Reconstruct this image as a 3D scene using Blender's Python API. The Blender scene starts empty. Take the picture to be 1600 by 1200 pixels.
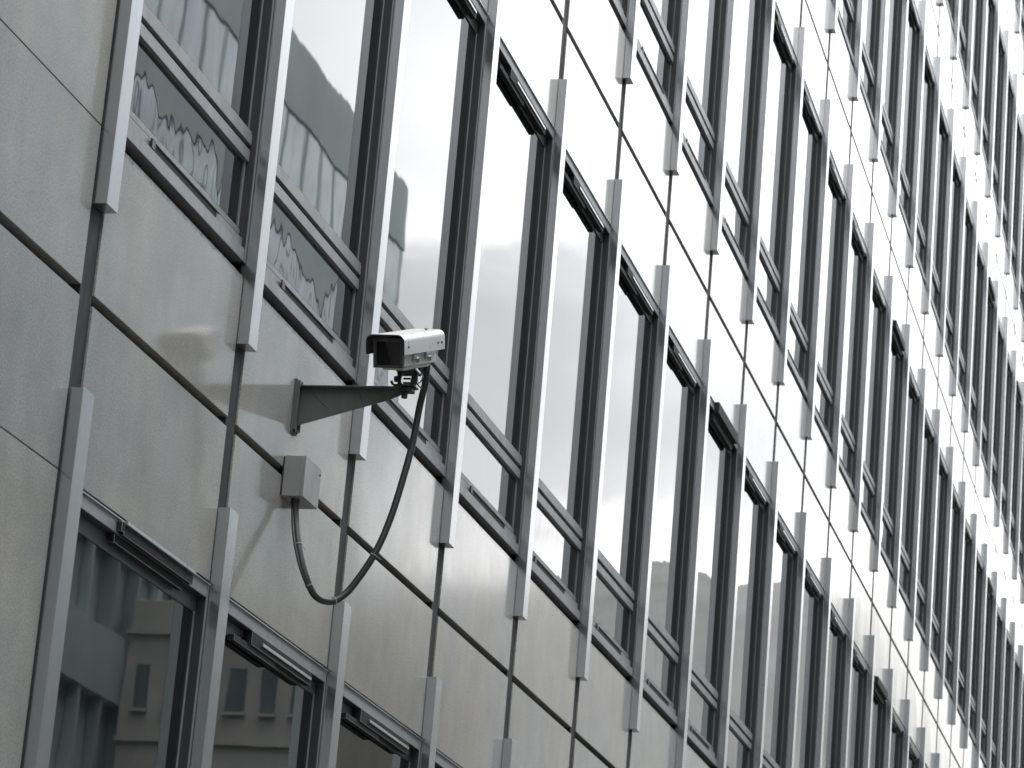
import bpy, bmesh, math, random
from mathutils import Vector, Matrix
random.seed(11)
S = bpy.context.scene
COL = S.collection

# ------------------------------------------------------------------ camera
cam_d = bpy.data.cameras.new('camera')
cam = bpy.data.objects.new('camera', cam_d)
COL.objects.link(cam)
R0 = Vector((0.225384, -0.970798, 0.08218))
DN = Vector((0.288904, -0.013961, -0.957256))
FW = Vector((0.93045, 0.239492, 0.277321))
CAM = Vector((-8.9936, -3.749, 1.6047))
m = Matrix.Identity(4)
for i in range(3):
    m[i][0] = R0[i]; m[i][1] = -DN[i]; m[i][2] = -FW[i]; m[i][3] = CAM[i]
cam.matrix_world = m
cam_d.sensor_width = 36
cam_d.lens = 4950.4 / 1600 * 36
cam_d.clip_start = 0.1
cam_d.clip_end = 3000
cam_d.dof.use_dof = True
cam_d.dof.focus_distance = 12.3
cam_d.dof.aperture_fstop = 11
S.camera = cam

# ------------------------------------------------------------------ sky: Nishita behind broken stratocumulus
SUN_EL, SUN_AZ = math.radians(44), math.radians(-58)      # azimuth measured from +x
w = bpy.data.worlds.new('World'); S.world = w; w.use_nodes = True
nt = w.node_tree; nt.nodes.clear()
N = nt.nodes.new; L = nt.links.new
out = N('ShaderNodeOutputWorld'); bg = N('ShaderNodeBackground'); bg.inputs['Strength'].default_value = 0.1
L(bg.outputs[0], out.inputs[0])
sky = N('ShaderNodeTexSky'); sky.sky_type = 'NISHITA'; sky.sun_disc = False
sky.sun_elevation = SUN_EL; sky.sun_rotation = math.pi / 2 - SUN_AZ
sky.air_density = 1.0; sky.dust_density = 2.0
tc = N('ShaderNodeTexCoord')
mp = N('ShaderNodeMapping'); mp.inputs['Scale'].default_value = (5, 5, 11); mp.inputs['Location'].default_value = (1.7, 0.4, 0.2)
L(tc.outputs['Generated'], mp.inputs[0])
n1 = N('ShaderNodeTexNoise'); n1.inputs['Scale'].default_value = 1.3; n1.inputs['Detail'].default_value = 7; n1.inputs['Roughness'].default_value = 0.52
L(mp.outputs[0], n1.inputs[0])
sep = N('ShaderNodeSeparateXYZ'); L(tc.outputs['Generated'], sep.inputs[0])
def math_node(op, a=None, b=None, va=0.0, vb=0.0):
    q = N('ShaderNodeMath'); q.operation = op
    q.inputs[0].default_value = va; q.inputs[1].default_value = vb
    if a is not None: L(a, q.inputs[0])
    if b is not None: L(b, q.inputs[1])
    return q.outputs[0]
off = math_node('SUBTRACT', n1.outputs['Fac'], None, vb=0.5)
off = math_node('MULTIPLY', off, None, vb=0.21)
zz = math_node('ADD', sep.outputs['Z'], off)
cr = N('ShaderNodeValToRGB'); cr.color_ramp.interpolation = 'EASE'
L(zz, cr.inputs[0])
def stop(pos, v, tint=(1, 1, 1)):
    e = cr.color_ramp.elements.new(pos); e.color = (v * tint[0], v * tint[1], v * tint[2], 1)
E0 = cr.color_ramp.elements
E0[0].position = 0.0; E0[0].color = (.50, .50, .51, 1)
E0[1].position = 1.0; E0[1].color = (1.48, 1.485, 1.51, 1)
stop(.17, .72, (1, .985, .95)); stop(.225, 1.0, (1, .985, .95)); stop(.25, .80, (1, .99, .98)); stop(.265, .60); stop(.295, .54, (.985, .99, 1.0))
stop(.32, .62, (.98, .99, 1)); stop(.34, .98, (1, 1, 1)); stop(.41, .88, (.98, .99, 1)); stop(.60, .95, (.96, .98, 1)); 
mul = N('ShaderNodeMix'); mul.data_type = 'RGBA'; mul.blend_type = 'MULTIPLY'; mul.inputs[0].default_value = 1
L(cr.outputs[0], mul.inputs[6]); mul.inputs[7].default_value = (26, 26, 26.3, 1)
mix = N('ShaderNodeMix'); mix.data_type = 'RGBA'; mix.inputs[0].default_value = 0.93
L(sky.outputs[0], mix.inputs[6]); L(mul.outputs[2], mix.inputs[7])
L(mix.outputs[2], bg.inputs[0])

sun_d = bpy.data.lights.new('sun', 'SUN'); sun = bpy.data.objects.new('sun', sun_d); COL.objects.link(sun)
sun_d.energy = 1.0; sun_d.angle = math.radians(18); sun_d.color = (1, .97, .93)
sd = Vector((math.cos(SUN_EL) * math.cos(SUN_AZ), math.cos(SUN_EL) * math.sin(SUN_AZ), math.sin(SUN_EL)))
sun.rotation_euler = sd.to_track_quat('Z', 'Y').to_euler()
sun.location = (0, -10, 60)

S.render.engine = 'CYCLES'
S.cycles.max_bounces = 8; S.cycles.glossy_bounces = 6
S.cycles.caustics_reflective = False; S.cycles.caustics_refractive = False
S.view_settings.view_transform = 'Standard'; S.view_settings.look = 'None'
S.view_settings.exposure = 0.6; S.view_settings.gamma = 1.0; S.view_settings.use_curve_mapping = False

# ------------------------------------------------------------------ materials
def new_mat(name):
    mt = bpy.data.materials.new(name); mt.use_nodes = True
    return mt, mt.node_tree, mt.node_tree.nodes['Principled BSDF']
def ramp(t, src, p0, c0, p1, c1):
    r = t.nodes.new('ShaderNodeValToRGB')
    r.color_ramp.elements[0].position = p0; r.color_ramp.elements[0].color = (*c0, 1)
    r.color_ramp.elements[1].position = p1; r.color_ramp.elements[1].color = (*c1, 1)
    t.links.new(src, r.inputs[0]); return r.outputs[0]
def noise(t, vec, scale, detail=4, rough=.5, stretch=None):
    if stretch:
        q = t.nodes.new('ShaderNodeMapping'); q.inputs['Scale'].default_value = stretch
        t.links.new(vec, q.inputs[0]); vec = q.outputs[0]
    n = t.nodes.new('ShaderNodeTexNoise'); n.inputs['Scale'].default_value = scale
    n.inputs['Detail'].default_value = detail; n.inputs['Roughness'].default_value = rough
    t.links.new(vec, n.inputs[0]); return n.outputs['Fac']
def mixc(t, fac, a, b, blend='MIX'):
    q = t.nodes.new('ShaderNodeMix'); q.data_type = 'RGBA'; q.blend_type = blend
    for s, v in ((0, fac), (6, a), (7, b)):
        if isinstance(v, (int, float)): q.inputs[s].default_value = v
        elif isinstance(v, tuple): q.inputs[s].default_value = (*v, 1)
        else: t.links.new(v, q.inputs[s])
    return q.outputs[2]
def bump(t, h, strength, dist, normal=None):
    b = t.nodes.new('ShaderNodeBump'); b.inputs['Strength'].default_value = strength; b.inputs['Distance'].default_value = dist
    t.links.new(h, b.inputs['Height'])
    if normal is not None: t.links.new(normal, b.inputs['Normal'])
    return b.outputs[0]
def wpos(t): return t.nodes.new('ShaderNodeNewGeometry').outputs['Position']

def stone_mat():
    mt, t, b = new_mat('polished_granite')
    P = wpos(t)
    speck = noise(t, P, 130, 4, .75)
    blot = noise(t, P, 3.2, 6, .6)
    streak = noise(t, P, 5, 5, .6, (2.4, 2.4, .35))
    c = ramp(t, speck, .34, (.203, .198, .191), .66, (.338, .33, .318))
    c = mixc(t, .75, c, ramp(t, blot, .3, (.78, .78, .79), .72, (1.18, 1.17, 1.14)), 'MULTIPLY')
    tint = noise(t, P, .9, 4, .6, (1, 1, .7))  # warm and cool patches: reflected mottled clouds painted into the stone colour
    c = mixc(t, .55, c, ramp(t, tint, .38, (.93, .98, 1.03), .62, (1.08, 1.02, .93)), 'MULTIPLY')
    c = mixc(t, .35, c, ramp(t, streak, .3, (.84, .84, .84), .75, (1.12, 1.12, 1.10)), 'MULTIPLY')
    oi = t.nodes.new('ShaderNodeObjectInfo')
    c = mixc(t, 1.0, c, ramp(t, oi.outputs['Random'], 0, (.88, .885, .89), 1, (1.10, 1.095, 1.08)), 'MULTIPLY')
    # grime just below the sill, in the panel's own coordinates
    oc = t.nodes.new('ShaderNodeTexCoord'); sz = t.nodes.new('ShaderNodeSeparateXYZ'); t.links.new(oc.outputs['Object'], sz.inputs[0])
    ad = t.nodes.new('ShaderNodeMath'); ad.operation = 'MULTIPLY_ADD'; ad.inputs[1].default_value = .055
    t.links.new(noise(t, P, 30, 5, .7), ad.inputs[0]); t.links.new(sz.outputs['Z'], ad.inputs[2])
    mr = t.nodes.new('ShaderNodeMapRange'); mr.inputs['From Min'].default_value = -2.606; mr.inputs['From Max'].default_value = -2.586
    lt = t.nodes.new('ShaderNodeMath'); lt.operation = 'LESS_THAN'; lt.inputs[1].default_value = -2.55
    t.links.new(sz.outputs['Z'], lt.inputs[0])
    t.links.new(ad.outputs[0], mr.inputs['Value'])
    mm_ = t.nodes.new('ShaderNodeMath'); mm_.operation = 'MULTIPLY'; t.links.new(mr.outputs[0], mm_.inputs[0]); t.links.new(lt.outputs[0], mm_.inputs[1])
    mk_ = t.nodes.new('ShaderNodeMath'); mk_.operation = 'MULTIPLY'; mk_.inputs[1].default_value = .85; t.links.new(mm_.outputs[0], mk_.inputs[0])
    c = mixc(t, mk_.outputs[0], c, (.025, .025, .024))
    t.links.new(c, b.inputs['Base Color'])
    rr = ramp(t, noise(t, P, 7, 5, .6, (1.5, 1.5, .5)), .3, (.085,) * 3, .75, (.15,) * 3)
    t.links.new(rr, b.inputs['Roughness'])
    b.inputs['IOR'].default_value = 1.45
    wob = noise(t, P, 1.3, 1, .4)
    nn = bump(t, wob, 1, .0022)
    nn = bump(t, noise(t, P, 14, 3, .5), 1, .00007, nn)
    t.links.new(nn, b.inputs['Normal'])
    return mt
def glass_mat(name, big, small, ior, tint=(.012, .015, .016)):
    mt, t, b = new_mat(name)
    P = wpos(t)
    b.inputs['Base Color'].default_value = (*tint, 1)
    dust = noise(t, P, 2.5, 6, .65, (2, 2, .4))
    t.links.new(ramp(t, dust, .35, (tint[0] * .8, tint[1] * .8, tint[2] * .8), .85, (tint[0] * 1.4, tint[1] * 1.4, tint[2] * 1.4)), b.inputs['Base Color'])
    b.inputs['Roughness'].default_value = .012
    b.inputs['IOR'].default_value = ior
    oi = t.nodes.new('ShaderNodeObjectInfo')
    sc = t.nodes.new('ShaderNodeVectorMath'); sc.operation = 'ADD'
    k = t.nodes.new('ShaderNodeVectorMath'); k.operation = 'SCALE'; k.inputs[0].default_value = (31, 17, 53)
    t.links.new(oi.outputs['Random'], k.inputs['Scale']); t.links.new(P, sc.inputs[0]); t.links.new(k.outputs[0], sc.inputs[1])
    V = sc.outputs[0]
    nn = bump(t, noise(t, V, 1.6, 1, .4, (1, 1, .6)), 1, big)
    nn = bump(t, noise(t, V, 5.5, 1, .4, (1.2, 1, .75)), 1, small, nn)
    t.links.new(nn, b.inputs['Normal'])
    return mt
def metal_mat(name, col, rough, metallic=1.0, grain=.12, spec=.5, flat=False):
    mt, t, b = new_mat(name)
    P = wpos(t)
    g = noise(t, P, 9, 6, .6, (3, 3, .25))
    lo = tuple(v * (1 - grain) for v in col); hi = tuple(min(1, v * (1 + grain)) for v in col)
    t.links.new(ramp(t, g, .3, lo, .7, hi), b.inputs['Base Color'])
    b.inputs['Metallic'].default_value = metallic
    r = ramp(t, noise(t, P, 22, 4, .6, (1, 1, .3)), .3, (rough * .85,) * 3, .7, (rough * 1.2,) * 3)
    if flat: b.inputs['Roughness'].default_value = rough
    else: t.links.new(r, b.inputs['Roughness'])
    b.inputs['Specular IOR Level'].default_value = spec
    return mt
def matte_mat(name, col, rough=.8, var=.15, scale=3, spec=.3):
    mt, t, b = new_mat(name)
    P = wpos(t)
    g = noise(t, P, scale, 6, .6)
    t.links.new(ramp(t, g, .3, tuple(v * (1 - var) for v in col), .7, tuple(v * (1 + var) for v in col)), b.inputs['Base Color'])
    b.inputs['Roughness'].default_value = rough; b.inputs['Specular IOR Level'].default_value = spec
    return mt
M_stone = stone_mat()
M_glass = glass_mat('window_glass', .0006, .00006, 1.75, (.008, .010, .0105))
M_hopper = glass_mat('hopper_glass', .002, .0007, 1.8)
M_fin = metal_mat('anodised_aluminium_fin', (.40, .405, .415), .22, .9, .02, flat=True)
M_frame = metal_mat('grey_window_frame', (.225, .225, .23), .45, .15, .08)
M_sash = metal_mat('shaded_sash_rail', (.10, .10, .105), .4, .3, .08)  # head rail's shade put into a darker copy of the frame grey
M_dark = metal_mat('dark_frame_reveal', (.038, .037, .039), .40, .0, .2, .35)
M_strip = metal_mat('dark_cover_strip', (.035, .036, .038), .7, .0, .1, .2)
M_black = matte_mat('black_rubber_and_gap_shade', (.012, .012, .012), .7, .2, 20)  # for gaskets and vent parts, and for gaps whose shade is painted in
M_lip = metal_mat('bright_aluminium_lip', (.44, .45, .46), .3, .9, .06)
M_white = metal_mat('cream_painted_metal', (.56, .55, .53), .30, .25, .04)
M_body = metal_mat('camera_body_grey', (.50, .49, .46), .42, .1, .06)
M_brk = metal_mat('grey_painted_bracket', (.085, .085, .082), .5, .2, .10)
M_brkd = metal_mat('dark_swivel_metal', (.03, .03, .03), .45, .3, .1)
M_bez = metal_mat('dark_grey_bezel', (.05, .05, .048), .5, .2, .05)
M_box = metal_mat('grey_painted_box', (.215, .21, .205), .42, .1, .06)
M_tube = metal_mat('black_flexible_conduit', (.018, .018, .018), .45, 0, .1)
M_camglass = glass_mat('camera_front_glass', .0, .0, 1.5, (.012, .012, .013))
M_tie = matte_mat('grey_cable_tie', (.25, .25, .24), .6, .1)

# ------------------------------------------------------------------ mesh helpers
class MB:
    def __init__(s): s.v = []; s.f = []; s.mi = []; s.mats = []
    def mat(s, m_):
        if m_ not in s.mats: s.mats.append(m_)
        return s.mats.index(m_)
    def box(s, x0, x1, y0, y1, z0, z1, m_):
        b = len(s.v); i = s.mat(m_)
        s.v += [(x0, y0, z0), (x1, y0, z0), (x1, y1, z0), (x0, y1, z0), (x0, y0, z1), (x1, y0, z1), (x1, y1, z1), (x0, y1, z1)]
        for f in ((0, 3, 2, 1), (4, 5, 6, 7), (0, 1, 5, 4), (1, 2, 6, 5), (2, 3, 7, 6), (3, 0, 4, 7)):
            s.f.append(tuple(b + q for q in f)); s.mi.append(i)
        return s
    def poly_prism(s, pts, axis, a0, a1, m_):
        """pts: 2D outline, extruded along axis ('x','y','z') from a0 to a1"""
        b = len(s.v); i = s.mat(m_); n = len(pts)
        for a in (a0, a1):
            for p, q in pts:
                s.v.append({'x': (a, p, q), 'y': (p, a, q), 'z': (p, q, a)}[axis])
        s.f.append(tuple(range(b, b + n))); s.mi.append(i)
        s.f.append(tuple(range(b + 2 * n - 1, b + n - 1, -1))); s.mi.append(i)
        for k in range(n):
            s.f.append((b + k, b + n + k, b + n + (k + 1) % n, b + (k + 1) % n)); s.mi.append(i)
        return s
    def tube(s, pts, r, m_, seg=14, cap=True):
        i = s.mat(m_); b = len(s.v); up = Vector((0.3, 1, 0.1)).normalized()
        pts = [Vector(p) for p in pts]; T0 = None; u = None
        for k, p in enumerate(pts):
            t = (pts[min(k + 1, len(pts) - 1)] - pts[max(k - 1, 0)]).normalized()
            u = (up if u is None else u); u = (u - t * u.dot(t)).normalized(); v_ = t.cross(u)
            rr = r(k / (len(pts) - 1)) if callable(r) else r
            for j in range(seg):
                a = 2 * math.pi * j / seg
                s.v.append(tuple(p + rr * (math.cos(a) * u + math.sin(a) * v_)))
        for k in range(len(pts) - 1):
            for j in range(seg):
                a = b + k * seg + j; c = b + k * seg + (j + 1) % seg
                s.f.append((a, c, c + seg, a + seg)); s.mi.append(i)
        if cap:
            s.f.append(tuple(range(b + seg - 1, b - 1, -1))); s.mi.append(i)
            e = b + (len(pts) - 1) * seg
            s.f.append(tuple(range(e, e + seg))); s.mi.append(i)
        return s
    def mesh(s, name, bevel=0, smooth=False, segs=1):
        me = bpy.data.meshes.new(name); me.from_pydata(s.v, [], s.f)
        for q in s.mats: me.materials.append(q)
        for p_, i in zip(me.polygons, s.mi): p_.material_index = i
        bm = bmesh.new(); bm.from_mesh(me); bmesh.ops.recalc_face_normals(bm, faces=bm.faces)
        if bevel:
            ed = [e for e in bm.edges if len(e.link_faces) == 2 and e.calc_face_angle(0) > .6]
            bmesh.ops.bevel(bm, geom=ed, offset=bevel, segments=segs, affect='EDGES', profile=.5)
        bm.to_mesh(me); bm.free()
        if smooth:
            for p_ in me.polygons: p_.use_smooth = True
            me.set_sharp_from_angle(angle=math.radians(38))
        return me
def link(name, me, parent=None, loc=(0, 0, 0)):
    o = bpy.data.objects.new(name, me); COL.objects.link(o); o.location = loc
    if parent is not None: o.parent = parent
    return o
def empty(name, loc, label, cat, group=None):
    o = bpy.data.objects.new(name, None); COL.objects.link(o); o.location = loc
    o.empty_display_size = .2
    tag(o, label, cat, group); return o
def tag(o, label, cat, group=None):
    o['label'] = label; o['category'] = cat
    if group: o['group'] = group
def struct(o): o['kind'] = 'structure'; return o

# ------------------------------------------------------------------ measures (metres)
Z0 = 7.74            # fin tops of row 0
W, H, B, J = 1.5, 3.4854, -2.8694, -3.170
FW_, FD = .0995, .046
X0, X1 = .106, 1.484             # opening between fins
ZT, ZB = -.275, -2.612           # window opening top / bottom

# ------------------------------------------------------------------ ground, road
g = MB().box(-1500, 1500, -1500, 1500, -.2, -.004, None or matte_mat('dry_ground', (.16, .16, .15), .9, .2, .05))
struct(link('ground', g.mesh('ground')))
M_asph = matte_mat('asphalt', (.05, .05, .052), .85, .25, 2)
M_pave = matte_mat('concrete_paving', (.26, .255, .245), .8, .15, 1.2)
M_kerb = matte_mat('kerb_stone', (.30, .30, .29), .8, .12, 3)
M_paint = matte_mat('road_paint', (.78, .78, .75), .6, .08, 6)
struct(link('road', MB().box(-120, 300, -11.2, -4.8, -.15, .004 - .004, M_asph).mesh('road')))
struct(link('pavement', MB().box(-120, 300, -4.65, .05, -.1, .12, M_pave).mesh('pavement')))
struct(link('pavement', MB().box(-120, 300, -15.2, -11.35, -.1, .12, M_pave).mesh('far_pavement')))
struct(link('kerb', MB().box(-120, 300, -4.8, -4.65, -.1, .13, M_kerb).mesh('kerb', .01)))
struct(link('kerb', MB().box(-120, 300, -11.35, -11.2, -.1, .13, M_kerb).mesh('far_kerb', .01)))
mk = MB()
for i in range(60): mk.box(-100 + i * 6, -97 + i * 6, -8.06, -7.94, .001, .005, M_paint)
struct(link('road_marking', mk.mesh('road_marking')))

# ------------------------------------------------------------------ office building
office = empty('office_building', (0, 0, 0), 'grey stone office block with rows of tall windows between pale aluminium fins, carrying the camera', 'building')
rows = {-1: (0, 9), 0: (0, 20), 1: (0, 28), 2: (3, 28), 3: (9, 27), 4: (16, 26)}
ZROOF = Z0 + 5 * H + ZB
wall = MB()
M_core = matte_mat('dark_backing_wall', (.02, .02, .021), .8, .2, 4)
wall.box(-12, W * 31 + 60, .10, 12, -.05, ZROOF + 3.5, M_core)
link('wall', wall.mesh('backing_wall'), office)

# --- fin
fm = MB().box(0, FW_, -FD, .016, B, 0, M_fin).mesh('fin', .0016)
# --- stone panels, joints open between them
GP = .008
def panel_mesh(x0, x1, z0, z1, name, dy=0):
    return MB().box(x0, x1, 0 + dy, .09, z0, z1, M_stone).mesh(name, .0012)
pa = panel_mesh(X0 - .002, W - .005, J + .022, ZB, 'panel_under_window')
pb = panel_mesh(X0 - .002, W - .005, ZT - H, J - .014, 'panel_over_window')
# --- vertical cover strip between fin bottom and the next fin top
sm = MB().box(-.0035, .1025, .007, .09, -H + .0015, B - .0015, M_strip).mesh('cover_strip', .001)

# --- window sub-parts
YS, YG = .034, .040      # sash face, glass plane
def frame_mesh():                                    # outer frame, flush with the stone
    b = MB()
    b.box(W - .022, W - .001, .0012, YS, ZB + .05, ZT - .012, M_dark)        # right jamb
    b.box(W - .0235, W - .004, -.0015, .001, ZB + .05, ZT - .012, M_frame)   # its pale edge
    b.box(X0 - .004, X0 + .014, .001, YS, ZB + .05, ZT - .012, M_dark)       # left jamb
    b.box(X0, W - .024, .0012, .085, ZT - .064, ZT - .012, M_dark)
    b.box(X0, W - .024, -.002, .001, ZT - .064, ZT - .014, M_frame)          # head face
    b.box(X0, W - .012, .004, .09, ZT - .012, ZT - .0005, M_black)           # sealant gap
    return b.mesh('window_frame', .0008)
def lip_mesh():
    return MB().box(X0, W - .014, -.010, -.0025, ZT - .0175, ZT - .0135, M_lip).mesh('drip_lip')
def sash_mesh():
    b = MB(); zt = ZT - .066
    b.box(W - .034, W - .022, YS, .058, -2.05, zt, M_frame)
    b.box(W - .0365, W - .034, YS + .0015, .058, -2.05, zt, M_dark)
    b.box(X0 + .012, X0 + .03, YS, .058, -2.05, zt, M_dark)
    b.box(X0 + .012, W - .022, YS, .058, zt - .050, zt, M_sash)
    b.box(X0 + .03, W - .034, YS + .001, .058, zt - .054, zt - .050, M_dark)
    return b.mesh('sash', .0008)
def transom_mesh():
    b = MB()
    b.box(X0 + .004, W - .024, .019, .09, -2.106, -2.064, M_frame)
    b.box(X0 + .004, W - .024, .022, .09, -2.064, -2.053, M_frame)
    b.box(X0 + .004, W - .024, .030, .09, -2.053, -2.044, M_black)
    b.box(X0 + .004, W - .024, .060, .09, -2.127, -2.106, M_black)
    b.box(X0 + .004, W - .026, .021, .09, -2.172, -2.127, M_frame)
    return b.mesh('transom', .001)
def hopper_sash():
    b = MB()
    b.box(W - .038, W - .024, YS - .002, .09, -2.428, -2.172, M_frame)
    b.box(W - .046, W - .038, YS + .001, .09, -2.428, -2.172, M_dark)
    b.box(X0 + .005, X0 + .02, YS, .09, -2.428, -2.172, M_dark)
    b.box(X0 + .005, W - .024, .028, .09, -2.462, -2.434, M_frame)
    b.box(X0 + .005, W - .024, .033, .09, -2.434, -2.428, M_black)
    return b.mesh('hopper_sash', .0008)
def sill_mesh():
    b = MB()
    b.box(X0 - .002, W - .002, .000, .09, -2.560, -2.512, M_frame)
    b.box(X0 - .002, W - .024, .014, .09, -2.512, -2.471, M_frame)
    b.box(X0 - .002, W - .024, .020, .09, -2.471, -2.4625, M_black)
    return b.mesh('sill', .0012)
def slot_mesh(a, c):
    b = MB()
    b.box(a * W, c * W, .0095, .0118, -2.5115, -2.479, M_black)  # flush black patch standing for the shade inside the slot
    b.box(a * W - .012, a * W + .022, .002, .0093, -2.506, -2.472, M_dark)
    b.box(a * W, c * W + .03, .004, .0118, -2.4785, -2.474, M_frame)
    return b.mesh('drain_slot', .0006)
def gap_mesh():
    return MB().box(X0 - .002, W - .012, .050, .09, ZB + .0005, -2.5605, M_black).mesh('sill_gap')  # black strip painting in the shade of the gap under the sill
def vent_A():     # vent flap standing open in front of the head rail
    b = MB(); x0, x1 = .36 * W + .02, .845 * W
    b.box(x0, x1, -.030, -.003, ZT - .030, ZT - .0185, M_lip)
    b.box(x0, x1, -.020, -.003, ZT - .066, ZT - .031, M_black)
    b.box(x0 - .03, x0, -.022, -.003, ZT - .058, ZT - .025, M_black)
    b.box(x0 - .02, x1 - .03, .004, .0255, ZT - .094, ZT - .0645, M_black)
    return b.mesh('trickle_vent', .0008)
def vent_B():     # closed vent bar below the head rail
    b = MB(); x0, x1 = .36 * W, .845 * W
    b.box(x0 + .10, x1 + .01, -.010, -.004, ZT - .098, ZT - .086, M_lip)
    b.box(x0 - .02, x1 + .03, -.0035, .0255, ZT - .116, ZT - .0645, M_black)
    b.box(x0 - .20, x1 - .42, .004, .0305, ZT - .138, ZT - .1165, M_black)
    return b.mesh('trickle_vent', .0008)
def vent_C():     # vent hood pushed right out, dark
    b = MB(); x0, x1 = .34 * W, .86 * W
    b.box(x0, x1, -.034, .0, ZT - .075, ZT - .003, M_black)
    b.box(x0, x1 - .02, -.002, .0255, ZT - .13, ZT - .0755, M_black)
    return b.mesh('trickle_vent', .001)
def pane_mesh(z0, z1, mt, name):
    return MB().box(X0 + .002, W - .03, YG, YG + .006, z0, z1, mt).mesh(name)
FR, LP, SA, TR, HS, SI, GA = frame_mesh(), lip_mesh(), sash_mesh(), transom_mesh(), hopper_sash(), sill_mesh(), gap_mesh()
SL = [slot_mesh(.307, .775), slot_mesh(.25, .74), slot_mesh(.33, .80)]
VE = [vent_A(), vent_B(), vent_C()]
PU = pane_mesh(-2.055, ZT - .07, M_glass, 'pane'); PH = pane_mesh(-2.43, -2.16, M_hopper, 'hopper_pane')
ventsel = {(-1, 0): 0, (0, 7): 2, (0, 13): 2, (1, 13): 2, (2, 19): 2, (2, 22): 2, (1, 20): 0}

first = {}
for n, (k0, k1) in rows.items():
    zr = Z0 + n * H
    for k in range(k0, k1 + 1):
        x = k * W
        link('fin', fm, office, (x, 0, zr))
        if n > -1 or True:
            link('cover_strip', sm, office, (x, 0, zr + H if n == 4 else zr))
        if k == k1 and n < 4: pass
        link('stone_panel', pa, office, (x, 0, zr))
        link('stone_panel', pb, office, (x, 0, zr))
        wd = link('window', FR, office, (x, 0, zr))
        link('drip_lip', LP, wd); link('sash', SA, wd); link('pane', PU, wd); link('transom', TR, wd)
        link('hopper_sash', HS, wd); link('hopper_pane', PH, wd); link('sill', SI, wd); link('sill_shade_strip', GA, wd)
        rsel = random.random()
        link('drain_slot', SL[0 if rsel < .5 else (1 if rsel < .75 else 2)], wd)
        link('trickle_vent', VE[ventsel.get((n, k), 1)], wd)
# stone above row -1 windows belongs to row 0 (pb there); end pier, left of the first fin
for zr in [Z0 + n * H for n in range(-2, 6)]:
    for a, b in ((J + .022, ZB + .002), (ZB + .006, ZT + 0.0015), (ZT - H + .0055, J - .014)):
        lo, hi = zr + a, zr + b
        if lo < .1: lo = .1
        if hi <= lo + .1 or hi > ZROOF + 3.4: continue
        for i in range(4):
            xs = -.014 - 2.1 * i
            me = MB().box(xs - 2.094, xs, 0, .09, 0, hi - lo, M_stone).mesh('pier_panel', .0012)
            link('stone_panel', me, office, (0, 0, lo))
M_cop = metal_mat('aluminium_coping', (.55, .56, .57), .35, .8)
link('coping', MB().box(-12.05, W * 31 + 60, -.08, 12.1, ZROOF + 3.5, ZROOF + 3.7, M_cop).mesh('coping', .005), office)

# ------------------------------------------------------------------ wall bracket
AX, AZ = 2.246, 4.926                                   # where the arm meets the wall
br = empty('wall_bracket', (AX, 0, AZ), 'tapered grey steel bracket arm reaching out from the wall to hold the camera', 'bracket')
PH0 = -.185
pl = MB(); pl.box(-.034, .034, -.010, -.0005, PH0, .030, M_brk)
link('wall_plate', pl.mesh('wall_plate', .0015), br)
pf = MB(); pf.box(-.030, -.024, -.022, -.010, PH0 + .012, .018, M_brk); pf.box(.024, .030, -.022, -.010, PH0 + .012, .018, M_brk)
link('plate_flange', pf.mesh('plate_flange', .001), br)
for sx in (-.022, .022):
    for zz_ in (.021, PH0 + .010):
        bo = MB(); bo.tube([(sx * .6, -.010, zz_), (sx * .6, -.019, zz_)], .0075, M_brkd, 6)
        link('bolt', bo.mesh('bolt'), br)
# arm: folded sheet, two tapering cheeks and a top flange
arm = MB()
out_l = [(-.0105, .0), (-.42, .0), (-.42, -.020), (-.375, -.040), (-.0105, -.150)]
arm.poly_prism(out_l, 'x', .006, .010, M_brk)
link('arm', arm.mesh('arm', .0006), br)
link('top_flange', MB().box(-.029, .029, -.425, -.0105, .0004, .005, M_brk).mesh('top_flange', .001), br)
link('arm_end', MB().box(-.0235, .0235, -.47, -.4205, -.012, .006, M_brkd).mesh('arm_end', .003), br)
sc_ = MB(); sc_.tube([(0, -.435, -.012), (0, -.435, -.034)], .012, M_brkd, 8)
link('clamp_bolt', sc_.mesh('clamp_bolt'), br)
rib = MB(); rib.tube([(.0045, -.05, -.012), (.0045, -.15, -.088)], .0016, M_brk, 6); rib.tube([(.0045, -.25, -.012), (.0045, -.268, -.052)], .0016, M_brk, 6)
link('weld_line', rib.mesh('weld_line'), br)

# ------------------------------------------------------------------ security camera
sc = empty('security_camera', (0, 0, 0), 'boxy cream security camera with dark glass front under a sunshield, on the wall bracket', 'security camera')
xa = Vector((-.1442, -.9876, -.0621)); ya = Vector((.9203, -.1569, .3582)); za = Vector((-.3635, -.0055, .9316))
xa.normalize(); ya = (ya - xa * ya.dot(xa)).normalized(); za = xa.cross(ya)
mm = Matrix.Identity(4)
for i in range(3):
    mm[i][0] = xa[i]; mm[i][1] = ya[i]; mm[i][2] = za[i]
mm[0][3], mm[1][3], mm[2][3] = 2.2197, -.4397, 5.0087
sc.matrix_world = mm
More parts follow.
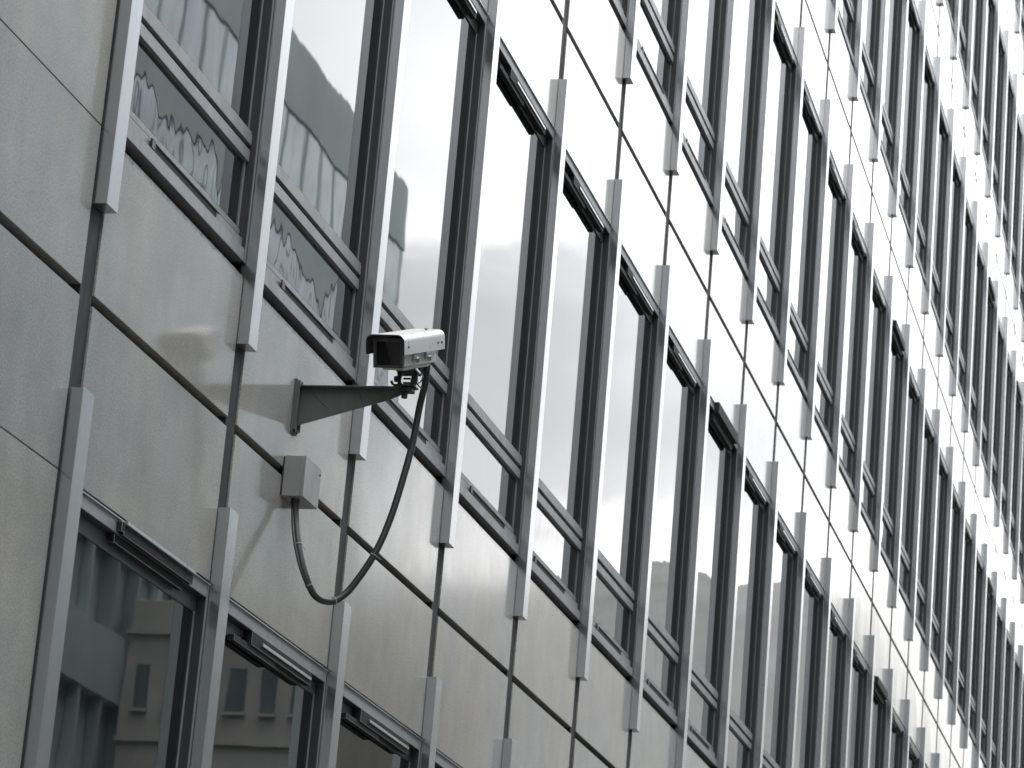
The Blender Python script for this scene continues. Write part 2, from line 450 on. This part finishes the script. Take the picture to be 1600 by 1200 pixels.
# local: x to the street, y to the rear, z up; z=0 underside of the housing
def arc(cx, cz, r, a0, a1, n=7):
    return [(cx + r * math.cos(math.radians(a0 + (a1 - a0) * i / n)), cz + r * math.sin(math.radians(a0 + (a1 - a0) * i / n))) for i in range(n + 1)]
hw, top, skirt, rr_ = .079, .136, .060, .028
outer = [(hw, skirt)] + arc(hw - rr_, top - rr_, rr_, 0, 90) + arc(-hw + rr_, top - rr_, rr_, 90, 180) + [(-hw, skirt)]
tk = .0035
inner = [(-hw + tk, skirt)] + arc(-hw + rr_, top - rr_, rr_ - tk, 180, 90) + arc(hw - rr_, top - rr_, rr_ - tk, 90, 0) + [(hw - tk, skirt)]
sh = MB()
n_ = len(outer)
def strip_surface(mb, A, Bp, y0, y1, mt):
    i = mb.mat(mt)
    b = len(mb.v)
    for y in (y0, y1):
        for p_ in A: mb.v.append((p_[0], y, p_[1]))
        for p_ in reversed(Bp): mb.v.append((p_[0], y, p_[1]))
    n = len(A)
    for e in range(2):
        o = b + e * 2 * n
        for k in range(n - 1):
            mb.f.append((o + k, o + k + 1, o + n + k + 1, o + n + k)); mb.mi.append(i)
    for k in range(n - 1):
        mb.f.append((b + k, b + 2 * n + k, b + 2 * n + k + 1, b + k + 1)); mb.mi.append(i)
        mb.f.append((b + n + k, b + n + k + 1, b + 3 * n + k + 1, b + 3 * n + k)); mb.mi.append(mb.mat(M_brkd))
    for k in (0, n - 1):
        mb.f.append((b + k, b + n + k, b + 3 * n + k, b + 2 * n + k)); mb.mi.append(i)
strip_surface(sh, outer, inner, -.190, .185, M_white)
link('sunshield', sh.mesh('sunshield', 0, True), sc)
# black front edge trim of the sunshield
tr = MB(); strip_surface(tr, [(a * 1.012, b * 1.004) for a, b in outer], inner, -.193, -.1895, M_brkd)
link('front_trim', tr.mesh('front_trim', 0, True), sc)
bd = MB(); bd.box(-.058, .058, -.150, .150, .010, .118, M_body)
link('housing', bd.mesh('housing', .006, True, 3), sc)
bz = MB()
bz.box(-.062, .062, -.168, -.1505, .008, .018, M_bez); bz.box(-.062, .062, -.168, -.1505, .108, .122, M_bez)
bz.box(-.062, -.050, -.168, -.1505, .018, .108, M_bez); bz.box(.050, .062, -.168, -.1505, .018, .108, M_bez)
link('bezel', bz.mesh('bezel', .0015), sc)
link('front_glass', MB().box(-.050, .050, -.160, -.1505, .018, .108, M_camglass).mesh('front_glass'), sc)
link('base_tray', MB().box(-.045, .045, -.12, .13, -.004, .0095, M_body).mesh('base_tray', .003), sc)
lug = MB(); lug.box(-.072, -.0585, -.14, .12, .014, .052, M_brkd)
link('side_rail', lug.mesh('side_rail', .002), sc)
for y_ in (-.055, .055):
    c_ = MB(); c_.box(.0585, .070, y_ - .020, y_ + .018, .030, .056, M_lip); c_.box(.0705, .076, y_ - .013, y_ + .010, .022, .042, M_brkd)
    link('latch', c_.mesh('latch', .0015), sc)
for y_ in (-.15, .12, .155):
    s_ = MB(); s_.tube([(hw, y_, .088), (hw + .003, y_, .088)], .0045, M_brkd, 10)
    link('screw', s_.mesh('screw'), sc)
s_ = MB(); s_.tube([(.02, .14, top), (.02, .14, top + .005)], .006, M_brkd, 10); link('screw', s_.mesh('screw'), sc)
gl = MB(); gl.tube([(.030, .120, .004), (.030, .120, -.020)], .017, M_brkd, 8); gl.tube([(.030, .120, -.0205), (.030, .120, -.034)], .014, M_brkd, 12)
link('cable_gland', gl.mesh('cable_gland'), sc)
# swivel head between arm end and base tray, built upright in world axes then parented
sw_o = Vector((AX, -.4398, AZ + .008))
def local(me, name):
    o = link(name, me, sc); o.matrix_parent_inverse = mm.inverted(); o.matrix_basis = Matrix.Translation(sw_o)
    return o
sw = MB()
sw.box(-.030, .030, -.040, .046, -.0015, .006, M_brkd)              # turntable
for y0_, y1_, t_ in ((-.034, -.014, -.006), (.016, .036, .006)):
    sw.poly_prism([(y0_, .0065), (y1_, .0065), (y1_ + t_ * .2, .03), (y1_ + t_, .062), (y0_ + t_, .062), (y0_ + t_ * 1.4, .03)], 'x', -.005, .006, M_brkd)
for z_ in (.019, .036, .053):
    sw.box(-.003, .004, -.0135, .0155, z_ - .0032, z_ + .0032, M_brkd)
local(sw.mesh('swivel_head', .0008), 'swivel_head')
hd = MB(); hd.box(-.05, .045, -.042, .040, .0585, .066, M_brkd)
local(hd.mesh('mounting_plate', .001), 'mounting_plate')
lv = MB(); lv.tube([(-.012, -.044, .012), (.0, -.055, .024), (.0, -.062, .045), (0, -.052, .06)], .0028, M_brk, 8)
lv.tube([(.0, -.036, .020), (.0, -.062, -.004)], .0032, M_bez, 8)
local(lv.mesh('locking_lever'), 'locking_lever')
kn = MB(); kn.tube([(0, .030, .034), (0, .050, .034)], .012, M_brkd, 10); kn.tube([(-.01, .052, .018), (-.01, .060, .014)], .009, M_brkd, 8)
local(kn.mesh('knob'), 'knob')

# ------------------------------------------------------------------ junction box
jb = empty('junction_box', (2.18, 0, 4.50), 'small grey metal junction box on the wall below the camera bracket', 'junction box')
bxm = MB(); bxm.box(0, .205, -.078, -.004, -.022, .137, M_box)
link('box', bxm.mesh('box', .001, True, 1), jb)
link('lid', MB().box(0, .205, -.0895, -.0785, -.022, .137, M_box).mesh('lid', .001, True, 1), jb)
link('back_plate', MB().box(-.004, .20, -.0035, -.0004, -.018, .133, M_brkd).mesh('back_plate'), jb)
gg = MB(); gg.tube([(.055, -.045, -.022), (.055, -.045, -.042)], .017, M_brkd, 10)
link('cable_gland', gg.mesh('box_gland'), jb)
lg = MB(); lg.tube([(.19, -.0885, .11), (.19, -.0925, .11)], .004, M_brkd, 8); link('screw', lg.mesh('box_screw'), jb)

# ------------------------------------------------------------------ conduit
def catmull(P, n=10):
    P = [Vector(p) for p in P]; P = [2 * P[0] - P[1]] + P + [2 * P[-1] - P[-2]]; R = []
    for i in range(1, len(P) - 2):
        for j in range(n):
            t = j / n; a, b, c, d = P[i - 1:i + 3]
            R.append(.5 * ((2 * b) + (c - a) * t + (2 * a - 5 * b + 4 * c - d) * t * t + (3 * b - a - 3 * c + d) * t ** 3))
    R.append(P[-2]); return R
CP = [(2.336, -.4880, 5.036), (2.366, -.478, 4.985), (2.410, -.452, 4.905), (2.412, -.438, 4.767), (2.392, -.42, 4.620), (2.368, -.39, 4.446), (2.345, -.35, 4.304),
      (2.330, -.29, 4.186), (2.312, -.25, 4.125), (2.270, -.21, 4.090), (2.205, -.17, 4.099), (2.178, -.13, 4.180), (2.190, -.09, 4.29), (2.222, -.060, 4.389), (2.235, -.046, 4.462)]
path = catmull(CP, 12)
cd = empty('flexible_conduit', CP[9], 'black flexible cable conduit hanging in a loop from the camera down to the junction box', 'cable')
org = Vector(CP[9])
tb = MB(); tb.tube([p_ - org for p_ in path], .0136, M_tube, 16)
link('conduit', tb.mesh('conduit', 0, True), cd)
p2 = [path[i] - org + Vector((-.020 * math.sin(math.pi * min(1, (len(path) - 1 - i) / 55)), .010, .004)) for i in range(len(path) - 1, len(path) - 60, -4)]
th = MB(); th.tube(p2, .0055, M_tube, 10); link('thin_cable', th.mesh('thin_cable', 0, True), cd)
for fi in (.44, .62, .755, .86):
    i = int(fi * (len(path) - 1)); a = path[i] - org; d = (path[i + 1] - path[i]).normalized()
    tt = MB(); tt.tube([a - d * .0022, a + d * .0022], .0158, M_tie, 14)
    tail = a + Vector((.014, -.010, -.002)); tt.tube([tail, tail + Vector((.012, -.012, -.010))], .0012, M_tie, 6)
    link('cable_tie', tt.mesh('cable_tie', 0, True), cd)

# ------------------------------------------------------------------ buildings across the street (seen in the glass)
M_conc = matte_mat('pale_concrete', (.43, .49, .49), .75, .12, .5)
M_conc2 = matte_mat('darker_concrete', (.30, .35, .35), .75, .12, .5)  # darker concrete tone used on most mullions
M_og = glass_mat('opposite_glass', .003, .0, 1.6, (.55, .66, .72))  # pale blue base colour stands in for sky mirrored in the panes
op = empty('office_building', (0, -15, 0), 'long pale concrete office block with ribbon windows across the street, mirrored in the windows', 'building')
zt_ = 17.0 + Z0; XA, XB = -50, 53.8  # block lengthened out of view to dim the fin sides
core = MB(); core.box(XA + .2, XB - .2, -14, -.25, 0, zt_ - .3, M_conc)
z = zt_; k = 0
bands = []
sp = 1.45
while z > 3:
    zlo = z - sp; core.box(XA, XB, -14.2, 0, zlo, z, M_conc)
    bands.append((zlo - 1.45, zlo)); z = zlo - 1.45; sp = 1.1
link('wall', core.mesh('opposite_wall'), op)
pm = MB().box(.06, .97, -.08, -.04, .002, 1.448, M_og).mesh('opposite_pane')
mu = MB().box(0, .12, -.24, .02, 0, 1.4, M_conc).mesh('opposite_mullion')
for zlo, zhi in bands[:4]:
    for i in range(69):
        x = XB - .1 - (i + 1) * 1.03
        link('window', pm, op, (x, 0, zlo))
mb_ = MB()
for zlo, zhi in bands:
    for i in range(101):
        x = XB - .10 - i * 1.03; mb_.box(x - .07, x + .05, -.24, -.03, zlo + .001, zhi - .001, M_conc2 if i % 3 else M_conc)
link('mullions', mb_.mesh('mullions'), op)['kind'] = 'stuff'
link('mast', MB().box(45.75, 45.82, -.8, -.73, zt_, zt_ + 1.6, M_brk).mesh('mast'), op)

M_dkg = glass_mat('dark_old_glass', .002, .0, 1.5, (.13, .15, .155))
M_old = matte_mat('old_render', (.42, .41, .38), .85, .15, 1)
an = empty('apartment_building', (40, -15, 0), 'old rendered low apartment block standing forward of the office across the street', 'building')
zt2 = 4.6 + Z0
link('wall', MB().box(0, 9, 0.02, 3.6, 0.12, zt2, M_old).mesh('apartment_wall', .01), an)
wm = MB().box(-.02, .02, 0, .26, 0, .74, M_dkg).mesh('apartment_window')
sm_ = MB().box(-.07, -.001, -.03, .29, -.05, 0, M_old).mesh('apartment_sill')
for f in range(6):
    for c in range(6):
        o = link('window', wm, an, (-.02, .20 + c * .56, 1.5 + f * 1.8)); link('sill', sm_, o)
lm = MB()
for f in range(6): link('ledge', MB().box(-.09, -.0005, .0, 3.7, 0, .07, M_old).mesh('ledge'), an, (0, 0, 2.75 + f * 1.8))

M_far = matte_mat('brown_render', (.22, .21, .20), .85, .15, .4)  # unseen block added behind the camera to keep low sky off the fins
eb = empty('added_rear_block', (-70, 2, 0), 'tall plain rendered block added unseen behind the viewpoint to darken the fin sides', 'building')
link('wall', MB().box(-14, 14, -16, 24, 0, 38, M_far).mesh('added_block_wall', .02), eb)
wp = MB().box(0, .05, 0, 1.3, 0, 1.7, M_og).mesh('added_block_window')
for f in range(11):
    for c in range(13): link('window', wp, eb, (13.98, -14.5 + c * 2.9, 2 + f * 3.2))

# ------------------------------------------------------------------ wooded hillside far down the street
M_hill = matte_mat('hillside', (.15, .152, .146), .95, .35, .03)
hv, hf = [], []
prof = [(-75, 11), (-60, 13), (-45, 12.6), (-30, 12.3), (-20, 12.2), (-14, 12.3), (-12, 12.6), (-11.2, 12.95), (-10.6, 12.85), (-10, 12.55), (-9.2, 12.6), (-8.2, 12.85), (-7.4, 12.6), (-6.7, 12.3), (-6.2, 11.0), (-5.6, 9.3), (-4.5, 7.5), (-2, 6.0), (4, 5.0), (15, 4.5)]
D0, D1 = 420, 700
hp = []
for i in range(len(prof) - 1):
    for j in range(6):
        t = j / 6; a = prof[i][0] * (1 - t) + prof[i + 1][0] * t; e = prof[i][1] * (1 - t) + prof[i + 1][1] * t
        hp.append((a, e + random.uniform(-.05, .05)))
for a, e in hp:
    ca, sa = math.cos(math.radians(a)), math.sin(math.radians(a)); h = math.tan(math.radians(e)) * (D0 + 40)
    for r_, zz_ in ((D0 - 130, 0), (D0 - 60, h * .42), (D0 - 10, h * .82), (D0 + 40, h), (D1, h * .9), (D1 + 100, 0)):
        hv.append((r_ * ca, r_ * sa, zz_ + (5.5 if zz_ else -.1)))
for i in range(len(hp) - 1):
    for j in range(5):
        a = i * 6 + j; hf.append((a, a + 1, a + 7, a + 6))
hm = bpy.data.meshes.new('hill'); hm.from_pydata(hv, [], hf); hm.materials.append(M_hill)
for p_ in hm.polygons: p_.use_smooth = True
struct(link('hill', hm))
